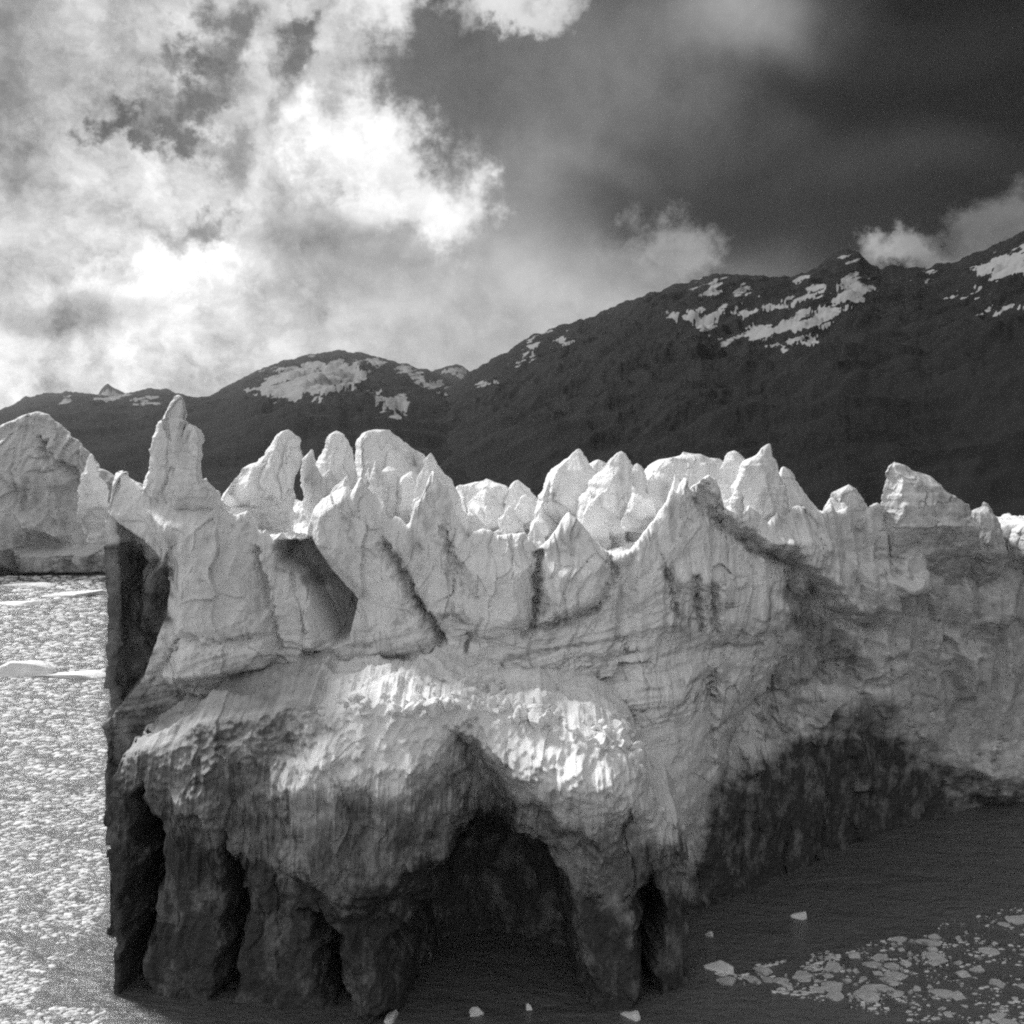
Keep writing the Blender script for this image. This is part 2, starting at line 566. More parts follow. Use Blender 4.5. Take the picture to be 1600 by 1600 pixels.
def mountain(name, label, crest, dist, cols, rows, snow, streak, seed, foot=0.5, rough=1.0, snow_base=None):
    x0, x1 = crest[0][0], crest[-1][0]
    px = np.linspace(x0, x1, cols)
    pyc = prof(px, crest)
    Yc = prof(px, dist)
    jag = fbm(px / 26.0, px * 0 + seed, px * 0, 5, 0.62) * 3.4 * rough
    zc = H - (pyc + jag - HOR) / F * Yc
    nb = max(10, rows // 8)
    v = np.concatenate([np.linspace(0, 1, rows), 1 + np.linspace(0.02, 0.6, nb)])
    PX = np.repeat(px[None, :], len(v), 0); V = np.repeat(v[:, None], cols, 1)
    front = np.minimum(V, 1)
    Y = Yc[None] * (foot + (1 - foot) * V)
    X = (PX - 800) / F * Y
    s = front ** 1.25
    ker = np.hanning(2 * (cols // 9) + 1); ker /= ker.sum()
    zs = np.convolve(np.pad(zc, cols // 9, mode='edge'), ker, 'valid')
    zm = zs[None] + (zc - zs)[None] * front ** 5
    Z = -8 + (zm + 8) * s
    # gullies: ridges running down the slope, none at the crest line
    fall = np.sin(np.pi * np.clip(front, 0, 1)) ** 0.7
    q = 420.0
    wx = X / q + 0.9 * Z / q + 0.5 * fbm(X / 900, Y / 900, Z / 900 + seed, 2)
    g = ridged(wx, Y / (q * 2.2), np.full_like(X, seed), 5, 0.55) * 24
    g2 = fbm(X / 130, Y / 130, Z / 130 + seed, 5, 0.6) * 11
    Z = Z + (g + g2) * fall * rough * (zc[None] / 500)
    # never above the sight line of the crest
    lim = H + (zc[None] - H) * (Y / Yc[None]) - (1 - front) * 12
    Z = np.where(V < 1, np.minimum(Z, lim), Z)
    Z = np.where(V > 1, zc[None] * (1 - (V - 1) * 1.2), Z)
    py = py_of(Z, Y)
    wpx = PX + fbm(PX / 28, py / 28, PX * 0 + seed, 4, 0.6) * 9
    wpy = py + fbm(PX / 28, py / 28, PX * 0 + seed + 9, 4, 0.6) * 7
    m = blob_mask(wpx, wpy, snow, None)
    a = math.radians(streak)
    uu = (PX * math.cos(a) + py * math.sin(a)); vv = (-PX * math.sin(a) + py * math.cos(a))
    stz = fbm(uu / 40, vv / 6.0, PX * 0 + seed, 4, 0.6)
    m = np.minimum(m, 9.0)
    mask = sstep(-8.0, 9.0, m + 14.0 * stz - 1.5) * sstep(-14, -6, m)
    if snow_base is not None:
        mask = np.maximum(mask, snow_base)
    mask = np.where(V > 1, 0.0, mask)
    o = make_mesh(name, np.stack([X, Y, Z], -1), grid_quads(len(v), cols), ROCK, mask=[mask])
    tag(o, label, kind='structure')
    return o


def zl(poly, ox=0, oy=480, s=0.5):
    return [(ox + a * s, oy + b * s) for a, b in poly]


mountain('mountain', 'sharp pale snow peak just showing behind the far left range',
         [(90, 680), (150, 622), (158, 608), (168, 599), (178, 606), (195, 614), (260, 660)], [(0, 12000), (300, 12000)], 90, 40,
         [[(120, 660), (160, 606), (200, 612), (240, 660)]], 0, 3.0, 0.85, 0.3)
mountain('mountain', 'small snowy summit in the saddle between the two ranges',
         [(600, 660), (660, 592), (680, 577), (698, 572), (712, 569), (724, 573), (735, 582), (770, 610), (820, 660)],
         [(0, 11500), (900, 11500)], 110, 40,
         [[(690, 580), (700, 572), (722, 571), (734, 584), (720, 590)]], 10, 5.0, 0.85, 0.5)
left_snow = [
    zl([(775, 262), (840, 215), (880, 198), (960, 168), (1060, 165), (1130, 170), (1165, 212), (1100, 252), (1000, 284), (905, 292), (830, 286)]),
    zl([(1145, 158), (1175, 160), (1215, 185), (1185, 182)]),
    zl([(1245, 195), (1290, 200), (1400, 245), (1395, 268), (1330, 248)]),
    zl([(1160, 262), (1200, 280), (1275, 268), (1270, 330), (1200, 335), (1185, 300)]),
    zl([(415, 290), (470, 276), (495, 288), (470, 304), (430, 302)]),
    zl([(155, 294), (190, 280), (215, 288), (190, 304)]),
    zl([(290, 290), (350, 272), (400, 270), (330, 300)]),
    zl([(820, 205), (860, 192), (870, 205)]),
]
mountain('mountain', 'rounded snow-streaked mountain range behind the left ice spires',
         [(-420, 600), (-250, 640), (-100, 660), (0, 640), (40, 622), (75, 614), (110, 611), (150, 616), (185, 619), (215, 612), (238, 606), (258, 608),
          (275, 614), (300, 619), (325, 620), (350, 606), (390, 584), (430, 568), (480, 554), (515, 549), (560, 550), (600, 560),
          (640, 571), (680, 582), (730, 600), (800, 640), (900, 690)],
         [(-420, 8400), (300, 8800), (900, 9400)], 620, 170, left_snow, -12, 21.0, 0.07, 1.0)
Z2 = lambda p: zl(p, 700, 340, 0.5625)
right_snow = [
    Z2([(605, 262), (700, 262), (770, 252), (742, 285), (722, 325), (690, 308), (640, 285)]),
    Z2([(735, 348), (850, 308), (960, 270), (1060, 235), (1100, 165), (1120, 150), (1172, 185), (1150, 218), (1095, 250), (1060, 298), (960, 328), (870, 338), (760, 352)]),
    Z2([(865, 256), (990, 205), (1070, 178), (1055, 212), (960, 242), (880, 260)]),
    Z2([(675, 180), (765, 170), (748, 212), (715, 210)]),
    Z2([(785, 190), (830, 180), (850, 205), (800, 215)]),
    Z2([(785, 252), (820, 242), (865, 258), (830, 280)]),
    Z2([(1090, 120), (1120, 105), (1142, 115), (1110, 125)]),
    Z2([(860, 352), (930, 340), (1015, 338), (1000, 350), (940, 366)]),
    Z2([(1360, 230), (1410, 208), (1520, 200), (1500, 212), (1400, 222)]),
    Z2([(1440, 264), (1520, 250), (1620, 240), (1620, 250), (1520, 262)]),
    Z2([(1440, 150), (1500, 120), (1620, 70), (1640, 160), (1560, 165), (1480, 165)]),
    Z2([(1295, 168), (1330, 150), (1365, 150), (1330, 162)]),
    Z2([(175, 398), (210, 378), (250, 372), (240, 388)]),
    Z2([(215, 360), (235, 335), (285, 318), (260, 340), (235, 366)]),
    Z2([(300, 352), (312, 328), (355, 330), (325, 345)]),
    Z2([(90, 470), (105, 452), (130, 452), (110, 468)]),
    Z2([(960, 170), (990, 155), (1010, 165), (980, 178)]),
]
mountain('mountain', 'steep dark mountain with snow gullies under a knob summit at right',
         [(560, 730), (640, 650), (700, 605), (735, 581), (790, 549), (830, 525), (880, 508), (930, 492), (960, 478), (1000, 463), (1040, 450),
          (1075, 440), (1100, 431), (1130, 427), (1180, 431), (1235, 432), (1275, 420), (1290, 406), (1308, 393), (1325, 388), (1343, 394), (1358, 411),
          (1375, 419), (1400, 415), (1440, 418), (1490, 408), (1540, 390), (1580, 370), (1600, 358), (1700, 310), (1850, 270), (2100, 260)],
         [(560, 5600), (735, 5200), (1000, 4000), (1320, 3000), (1600, 2600), (2100, 2400)], 800, 260, right_snow, -22, 33.0, 0.16, 1.3)

# ------------------------------------------------------------------ the glacier
def ice_disp(X, Y, Z, k=1.0, seed=0.0, fine=1.0):
    """outward relief of weathered ice in metres"""
    wx = X + 1.2 * k * perlin(X / (3 * k), Y / (3 * k), Z / (3 * k) + seed)
    wz = Z + 1.6 * k * perlin(X / (3.4 * k), Y / (3 * k), Z / (4 * k) - seed)
    big = facets(wx / (5.2 * k), Y / (5.2 * k), wz / (9.5 * k), seed) * 0.85
    med = facets(wx / (1.9 * k), Y / (1.9 * k), wz / (4.2 * k), seed + 5) * 0.26
    flute = ridged(wx / (2.2 * k), Y / (2.2 * k), Z / (18 * k) + seed, 2, 0.5) * 0.24
    sm = fbm(X / (1.1 * k), Y / (1.1 * k), Z / (1.5 * k) + seed, 3, 0.6) * 0.17 * fine
    fz = perlin(wx / (2.8 * k) + 0.12 * perlin(X / k, Y / k, Z / k), Y / (2.8 * k), wz / (15 * k) + seed * 1.3)
    fis = -0.38 * np.exp(-(fz / 0.055) ** 2) * sstep(-0.05, 0.3, perlin(X / (9 * k), Y / (9 * k), Z / (9 * k) - seed))
    return (big + med + flute + sm + fis) * k


glacier = tag(empty('glacier', (0, 118, 0)), 'broad white glacier front with jagged ice spires above the lake', 'glacier')
glacier_inv = np.array([0, 118, 0], np.float32)


def debris_shade_field(px, py, X, Z, seed=0.0):
    """noise and an empty mask for debris and painted shade"""
    n = fbm(px / 60, py / 40, px * 0 + seed, 4, 0.6)
    d = np.zeros_like(px)
    return n, d


def serac(left, right, Y, ratio=0.8, power=1.5, nu=None, amp=0.6, lean=0.0, deb_shade=0.0, band=0.0, bmax=5.0, seed=None, parent=None, mat=None,
          org=None, name='serac', label=None, ridge=0.0, k=1.0, rec_top=0.0, nz=None):
    """an ice spire lofted between its two edges (photo rows, at distance Y), round in plan, with weathered relief"""
    parent = glacier if parent is None else parent
    org = glacier_inv if org is None else org
    mat = ICE if mat is None else mat
    seed = (left[0][0] * 0.37 + Y) if seed is None else seed
    y0 = min(left[0][1], right[0][1]); y1 = max(left[-1][1], right[-1][1])
    rows = nz or int(np.clip((y1 - y0) * 0.66, 26, 190))
    t = np.linspace(0, 1, rows)
    py = y0 + (y1 - y0) * t
    xl = np.interp(py, [b for a, b in left], [a for a, b in left])
    xr = np.interp(py, [b for a, b in right], [a for a, b in right])
    jr = 3.4 * k
    hw = np.maximum((xr - xl) / 2, 0.6)
    xl = xl + fbm(py / 16, py * 0 + seed, py * 0, 4, 0.6) * np.minimum(jr, hw * 0.35)
    xr = xr + fbm(py / 16, py * 0 + seed + 31, py * 0, 4, 0.6) * np.minimum(jr, hw * 0.35)
    cx = (xl + xr) / 2; a = np.maximum((xr - xl) / 2, 0.5)
    a0 = a[0]
    dome = np.clip((py - y0) / max(1.0, min(a0 * 0.7, 20.0)), 0, 1)
    a = np.maximum(a * dome ** 0.7, 0.4)
    wpx = np.median(a) * 2
    nu = nu or int(np.clip(wpx * 1.7, 48, 260))
    nf = int(nu * 0.72)
    th = np.concatenate([np.linspace(-np.pi, 0, nf, endpoint=False), np.linspace(0, np.pi, nu - nf, endpoint=False)])
    ct, st = np.cos(th), np.sin(th)
    K = 7
    rr = np.random.default_rng(int(abs(seed) * 977) % 99991)
    ph0 = (np.arange(K) + rr.uniform(-0.3, 0.3, K)) / K * 2 * np.pi + rr.uniform(0, 6.28)
    dk = rr.uniform(0.55, 1.0, K)
    rad = np.full((rows, nu), 9.0)
    for q in range(K):
        pk = ph0[q] + 0.5 * perlin(t * 2.2 + 11 * q, t * 0 + seed, t * 0)
        dd_ = dk[q] * (1 + 0.35 * perlin(t * 4.0 + 7 * q, t * 0 - seed, t * 0))
        cs = np.cos(th[None] - pk[:, None])
        rad = np.minimum(rad, np.where(cs > 0.12, dd_[:, None] / np.maximum(cs, 0.12), 9.0))
    rad = np.minimum(rad, 1.7)
    sx = rad * ct[None]; sy = rad * st[None]
    sx = np.where(sx > 0, sx / sx.max(1, keepdims=True), sx / -sx.min(1, keepdims=True))
    sy = sy / np.abs(sy).max(1, keepdims=True)
    aM = a * Y / F
    b = np.minimum(aM * ratio, bmax)
    Xc = (cx - 800) / F * Y
    Z = H - (py - HOR) / F * Y
    yo = Y + lean * (Z - Z[-1]) + b * 2.0 * sstep(0.4, 1.0, t) + b * rec_top * (1 - sstep(0.0, 0.3, t))
    X = Xc[:, None] + aM[:, None] * sx
    # move the ridge that faces the viewer off centre
    X = X + ridge * aM[:, None] * np.clip(-sy, 0, 1) ** 2 * 0.6
    Yy = yo[:, None] + b[:, None] * sy
    ZZ = np.repeat(Z[:, None], nu, 1)
    nx = sx / aM[:, None]; ny = sy / np.maximum(b[:, None], 0.05)
    ln = np.sqrt(nx * nx + ny * ny) + 1e-6
    nx, ny = nx / ln, ny / ln
    d = ice_disp(X, Yy, ZZ, k, seed)
    lim = np.minimum(amp, 0.3 * np.minimum(aM, b) / k + 0.01)[:, None]
    d = d * lim / 0.6
    lat = np.abs(nx)
    X2 = X + nx * d * 0.4; Y2 = Yy + ny * d
    Z2 = ZZ + perlin(X / 1.3, Yy / 1.3, ZZ / 1.3 + seed) * 0.25 * k * np.minimum(1, aM / 1.5)[:, None]
    V = np.stack([X2, Y2, Z2], -1).reshape(-1, 3)
    tip = np.array([[Xc[0], yo[0], Z[0] + 0.03]])
    V = np.concatenate([V, tip]) - org
    tr = [(len(V) - 1, (j + 1) % nu, j) for j in range(nu)]
    pxv = px_of(X2, Y2); pyv = py_of(Z2, Y2)
    if callable(deb_shade):
        dm = deb_shade(pxv, pyv)
    else:
        dm = np.full(pxv.shape, deb_shade) + 0.45 * sstep(1150, 1500, pxv + 120 * fbm(pxv / 70, pyv / 34, pxv * 0 + 4, 3, 0.6))  # light falling off to the right, painted into the spires
    bm = np.full(pxv.shape, band)
    dm = np.append(dm.ravel(), 0); bm = np.append(bm.ravel(), 0)
    o = make_mesh(name, V, grid_quads(rows, nu, True)[:, ::-1], mat, parent, [dm, bm], np.array(tr)[:, ::-1])
    if label:
        o['label'] = label
    return o


def cliff(name, px0, px1, cols, rows, Yprof, top, relief, deb_shade_f, bandf, parent, mat, org, k=1.0, amp=1.0, back=40.0, back_rows=40,
          seed=0.0, side=True, plateau=0.0, fine=1.0, zbase=-3.0, flat=None, deb_shade_top=0.3):
    """an ice cliff as a relief over its own face, with its top running back and its left end turning the corner"""
    px = np.linspace(px0, px1, cols) if np.isscalar(cols) else cols
    cols = len(px)
    Yw = prof(px, Yprof)
    if side:
        ns = 70
        sb = np.linspace(back, 0.35, ns) ** 1.0
        Xs = np.full(ns, (px0 - 800) / F * Yw[0]) + sb * 0.04
        Xc = np.concatenate([Xs, (px - 800) / F * Yw]); Yc = np.concatenate([Yw[0] + sb, Yw])
        pxs = np.concatenate([np.full(ns, px0), px])
        nrm = np.concatenate([np.tile([[-1.0, 0.0]], (ns, 1)), np.tile([[0.0, -1.0]], (cols, 1))])
        isf = np.concatenate([np.zeros(ns), np.ones(cols)])
        nrm[ns - 3:ns + 3] = [-0.7, -0.7]
    else:
        Xc = (px - 800) / F * Yw; Yc = Yw; pxs = px
        nrm = np.tile([[0.0, -1.0]], (cols, 1)); isf = np.ones(cols)
    pyt = prof(pxs, top) + fbm(pxs / 12, pxs * 0 + seed, pxs * 0, 4, 0.6) * 1.6
    Yt = np.where(isf > 0, Yc, Yw[0])
    zt = H - (pyt - HOR) / F * Yt
    if side:
        zt[:ns] += -9.0 * sstep(0, 12, sb) - 3.0 * np.abs(perlin(sb / 4.0, sb * 0 + seed, sb * 0))
    t = np.linspace(0, 1, rows)
    n = len(Xc)
    Z = zbase + (zt[None] - zbase) * t[:, None]
    X = np.repeat(Xc[None], rows, 0); Y = np.repeat(Yc[None], rows, 0)
    PX = np.repeat(pxs[None], rows, 0); PY = HOR + (H - Z) / np.repeat(Yt[None], rows, 0) * F
    d = ice_disp(X, Y, Z, k, seed, fine) * amp
    rel = relief(PX, PY, X, Z) * isf[None]
    rim = np.sqrt(np.clip(1 - ((t - 0.97) / 0.03).clip(0, 1) ** 2, 0, 1))[:, None]
    dd = (d + rel)
    dd = dd - (1 - rim) * 0.8 * k
    zf = zt if flat is None else np.minimum(zt, H - (prof(pxs, flat) - HOR) / F * Yt)
    dd = dd - 0.30 * np.maximum(0, Z - zf[None])
    X = X + nrm[None, :, 0] * dd; Y = Y + nrm[None, :, 1] * dd
    # top
    tb = (np.linspace(0, 1, back_rows + 1)[1:]) ** 1.6
    yb = tb * back
    Xb = np.repeat(X[-1][None], back_rows, 0); Yb = Y[-1][None] + yb[:, None]
    Yb = np.where(isf[None] > 0, Yb, Y[-1][None] + 0 * Yb)
    Xb = np.where(isf[None] > 0, Xb, Xb + yb[:, None] * 0.12)
    drop = np.where(isf[None] > 0, 0.0, -yb[:, None] * 0.1)
    Zb = zf[None] + (zt - zf)[None] * np.exp(-yb[:, None] / np.maximum(1.2, 0.4 * (zt - zf))[None]) + drop + plateau * (1 - np.exp(-yb[:, None] / 12)) + (ridged(Xb / (8 * k), Yb / (8 * k), Yb * 0 + seed, 4, 0.55) - 0.6) * 1.1 * k * np.minimum(1, yb[:, None] / 4)
    X = np.concatenate([X, Xb]); Y = np.concatenate([Y, Yb]); Z = np.concatenate([Z, Zb])
    PX = np.concatenate([PX, np.repeat(pxs[None], back_rows, 0)]); PY = np.concatenate([PY, np.repeat(pyt[None], back_rows, 0)])
    dm = deb_shade_f(PX, PY); bm = bandf(PX, PY)
    dm[rows:] *= deb_shade_top
    V = np.stack([X, Y, Z], -1) - org
    return make_mesh(name, V, grid_quads(rows + back_rows, n), mat, parent, [dm, bm])


def bump_poly(px, py, poly, h, soft):
    x0, x1 = min(p[0] for p in poly) - soft, max(p[0] for p in poly) + soft
    y0, y1 = min(p[1] for p in poly) - soft, max(p[1] for p in poly) + soft
    out = np.zeros(px.shape, np.float32)
    k = (px > x0) & (px < x1) & (py > y0) & (py < y1)
    if k.any():
        out[k] = h * sstep(-soft * 0.15, soft, -poly_sd(px[k], py[k], poly))
    return out


def groove(px, py, pts, depth, width):
    x0, x1 = min(p[0] for p in pts) - 40, max(p[0] for p in pts) + 40
    y0, y1 = min(p[1] for p in pts) - 40, max(p[1] for p in pts) + 40
    out = np.zeros(px.shape, np.float32)
    k = (px > x0) & (px < x1) & (py > y0) & (py < y1)
    if not k.any():
        return out
    a, b = px[k], py[k]
    wx = a + fbm(a / 14, b / 14, a * 0 + 3, 3, 0.6) * 6
    wy = b + fbm(a / 14, b / 14, a * 0 + 8, 3, 0.6) * 6
    out[k] = -depth * np.exp(-(line_d(wx, wy, pts) / width) ** 2)
    return out


# --- main wall
WALL_Y = [(150, 113), (300, 112.5), (560, 116), (800, 114.5), (1000, 115), (1100, 119), (1250, 131), (1400, 145), (1600, 158), (1950, 172)]
WALL_TOP = [(150, 760), (165, 738), (180, 736), (203, 753), (217, 765), (235, 760), (262, 745), (290, 752), (312, 748), (325, 772), (342, 796), (362, 806), (380, 800), (395, 812), (402, 838), (412, 828), (425, 843), (438, 833), (450, 846), (458, 836), (468, 848), (478, 842), (481, 815), (487, 796), (500, 780), (510, 776),
            (521, 766), (528, 757), (533, 748), (538, 757), (545, 772), (549, 765), (556, 748), (560, 747), (565, 757), (575, 768), (590, 780), (598, 787), (601, 806), (607, 812), (617, 808),
            (625, 812), (634, 821), (638, 818), (643, 800), (647, 786), (655, 780), (660, 768), (666, 748), (673, 735), (677, 742), (686, 756), (697, 766), (702, 785), (711, 803), (720, 822),
            (732, 842), (738, 832), (754, 827), (770, 832), (777, 838), (797, 836), (810, 834), (820, 834), (832, 845), (842, 858), (848, 853), (870, 829), (880, 812), (890, 802), (900, 810),
            (912, 822), (929, 843), (946, 861), (960, 868), (985, 862), (1003, 841), (1015, 826), (1026, 815), (1036, 798), (1045, 785), (1050, 770), (1056, 764), (1062, 772), (1066, 760),
            (1075, 747), (1082, 755), (1088, 766), (1095, 760), (1105, 748), (1114, 743), (1125, 749), (1132, 770), (1138, 795), (1150, 800), (1163, 812), (1175, 790), (1188, 800), (1200, 818), (1215, 800), (1232, 806), (1250, 790), (1270, 796), (1285, 802), (1297, 785), (1310, 800),
            (1335, 788), (1350, 800), (1372, 785), (1400, 800), (1430, 785), (1455, 800), (1480, 785), (1505, 808), (1530, 800), (1560, 826), (1580, 820), (1600, 815), (1660, 800), (1700, 826), (1800, 810), (1950, 830)]
WALL_FLAT = [(150, 790), (225, 830), (340, 830), (400, 850), (490, 850), (640, 850), (850, 872), (960, 880), (1100, 850), (1300, 840), (1950, 845)]


def wall_relief(px, py, X, Z):
    r = np.zeros_like(px)
    px = px + 11 * fbm(px / 42, py / 60, px * 0 + 31, 3, 0.6) * sstep(1100, 1250, px)
    py = py + 11 * fbm(px / 42, py / 42, px * 0 + 37, 3, 0.6) * sstep(1100, 1250, px)
    # recess at the left end and the hollow under the leaning spires
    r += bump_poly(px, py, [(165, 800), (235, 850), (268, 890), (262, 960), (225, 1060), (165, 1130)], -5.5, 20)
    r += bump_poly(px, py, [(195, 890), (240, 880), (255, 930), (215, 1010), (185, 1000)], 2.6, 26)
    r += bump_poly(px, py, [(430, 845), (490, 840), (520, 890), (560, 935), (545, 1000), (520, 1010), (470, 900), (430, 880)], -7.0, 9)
    r += bump_poly(px, py, [(395, 855), (425, 860), (450, 960), (425, 990), (400, 900)], 1.2, 20)
    r += bump_poly(px, py, [(465, 945), (490, 930), (510, 990), (515, 1020), (470, 1020)], 2.4, 18)
    # buttresses under the spires
    r += bump_poly(px, py, [(222, 790), (340, 790), (380, 832), (404, 880), (420, 930), (435, 975), (446, 1012), (430, 1050), (340, 1075), (270, 1070), (262, 1000), (270, 935), (272, 888), (250, 850)], 3.0, 34)
    r += bump_poly(px, py, [(300, 1000), (330, 990), (420, 1000), (440, 1020), (428, 1045), (300, 1060), (282, 1040)], 1.3, 16)
    r += bump_poly(px, py, [(480, 800), (560, 740), (600, 800), (610, 850), (650, 920), (690, 1000), (560, 1040), (565, 935), (512, 884), (489, 857)], 1.6, 22)
    r += bump_poly(px, py, [(930, 1060), (1000, 1020), (1090, 1030), (1112, 1080), (1114, 1180), (1090, 1290), (1010, 1365), (930, 1400)], 3.2, 55)
    r += bump_poly(px, py, [(560, 930), (700, 1000), (660, 1060), (560, 1040)], 1.4, 40)
    r += bump_poly(px, py, [(720, 870), (838, 872), (836, 975), (760, 1010), (690, 960)], 1.9, 30)
    r += bump_poly(px, py, [(845, 870), (945, 872), (960, 930), (900, 980), (843, 975)], 2.0, 30)
    r += bump_poly(px, py, [(955, 880), (1000, 860), (1000, 960), (960, 1010)], -1.4, 20)
    r += bump_poly(px, py, [(1000, 860), (1200, 870), (1260, 960), (1180, 1010), (1010, 1010)], 2.0, 50)
    r += bump_poly(px, py, [(1050, 900), (1125, 910), (1130, 985), (1055, 975)], -1.1, 24)
    # the long crevice that runs down to the right and the shaded hollow below it
    r += groove(px, py, [(1095, 765), (1130, 820), (1190, 860), (1265, 900), (1290, 950), (1345, 985)], 3.2, 13)
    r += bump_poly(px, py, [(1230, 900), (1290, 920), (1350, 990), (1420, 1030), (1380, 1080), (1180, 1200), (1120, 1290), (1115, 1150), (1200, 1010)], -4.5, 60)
    # lumps of the right end
    r += bump_poly(px, py, [(1180, 830), (1260, 815), (1300, 840), (1345, 960), (1280, 920), (1190, 860)], 3.0, 30)
    r += bump_poly(px, py, [(1300, 860), (1440, 880), (1440, 960), (1370, 1000), (1320, 950)], 3.4, 45)
    r += bump_poly(px, py, [(1360, 985), (1420, 1010), (1400, 1060), (1340, 1080)], 3.4, 28)
    r += bump_poly(px, py, [(1455, 970), (1545, 1010), (1520, 1080), (1490, 1110), (1470, 1040)], 3.6, 30)
    r += bump_poly(px, py, [(1376, 900), (1390, 866), (1425, 854), (1446, 890), (1440, 930), (1390, 930)], 3.0, 12)
    r += bump_poly(px, py, [(1440, 880), (1560, 900), (1600, 960), (1560, 1010), (1450, 970)], 2.4, 40)
    r += bump_poly(px, py, [(1280, 1105), (1320, 1100), (1290, 1140), (1265, 1140)], 1.5, 12)
    r += bump_poly(px, py, [(1155, 1170), (1185, 1165), (1200, 1195), (1165, 1225)], 2.0, 14)
    r += bump_poly(px, py, [(1330, 1140), (1350, 1150), (1375, 1240), (1330, 1240)], 1.8, 14)
    r += bump_poly(px, py, [(1480, 1170), (1660, 1130), (1760, 1330), (1500, 1250)], 3.5, 60)
    # fractures
    for pts, dp, wd in [([(600, 850), (640, 920), (690, 1000)], 2.2, 6), ([(842, 865), (840, 920), (832, 980)], 2.4, 5),
                        ([(945, 860), (965, 900), (930, 950), (820, 990)], 1.4, 6), ([(690, 1000), (660, 1050), (640, 1090)], 1.3, 6),
                        ([(735, 990), (720, 1040), (700, 1060)], 1.2, 4), ([(690, 830), (720, 900), (735, 930)], 1.0, 6),
                        ([(240, 1060), (300, 985), (330, 1000), (420, 990)], 1.1, 6), ([(400, 860), (420, 930), (435, 1010)], 1.4, 6),
                        ([(1040, 890), (1055, 960)], 1.2, 5), ([(1085, 900), (1095, 985)], 1.4, 5), ([(1110, 910), (1118, 990)], 1.2, 5),
                        ([(1110, 1060), (1112, 1200)], 1.3, 9), ([(1185, 1000), (1190, 1160)], 0.9, 8), ([(1215, 1000), (1222, 1150)], 0.7, 6),
                        ([(1110, 1150), (1220, 1100), (1330, 1040)], 1.0, 7)]:
        r += groove(px, py, pts, dp, wd)
    rt_ = sstep(1130, 1260, px) * (1 - sstep(1040, 1180, py))
    r += rt_ * 1.5 * (ridged(X / 4.4 + 0.4 * perlin(X / 9, Z / 9, X * 0), Z / 26.0, X * 0 + 12, 3, 0.55) - 0.5)
    # ledges along the sediment bands
    s = py + (px - 800) * 0.20 + 16 * fbm(px / 190, py / 110, px * 0 + 2, 3)
    bm = sstep(950, 1000, py) * (1 - sstep(1130, 1180, py))
    bm = bm * (1 - sstep(1000, 1150, px))
    r += bm * 0.24 * ridged(s / 21.0, px / 800, px * 0 + 1, 3, 0.6)
    return r


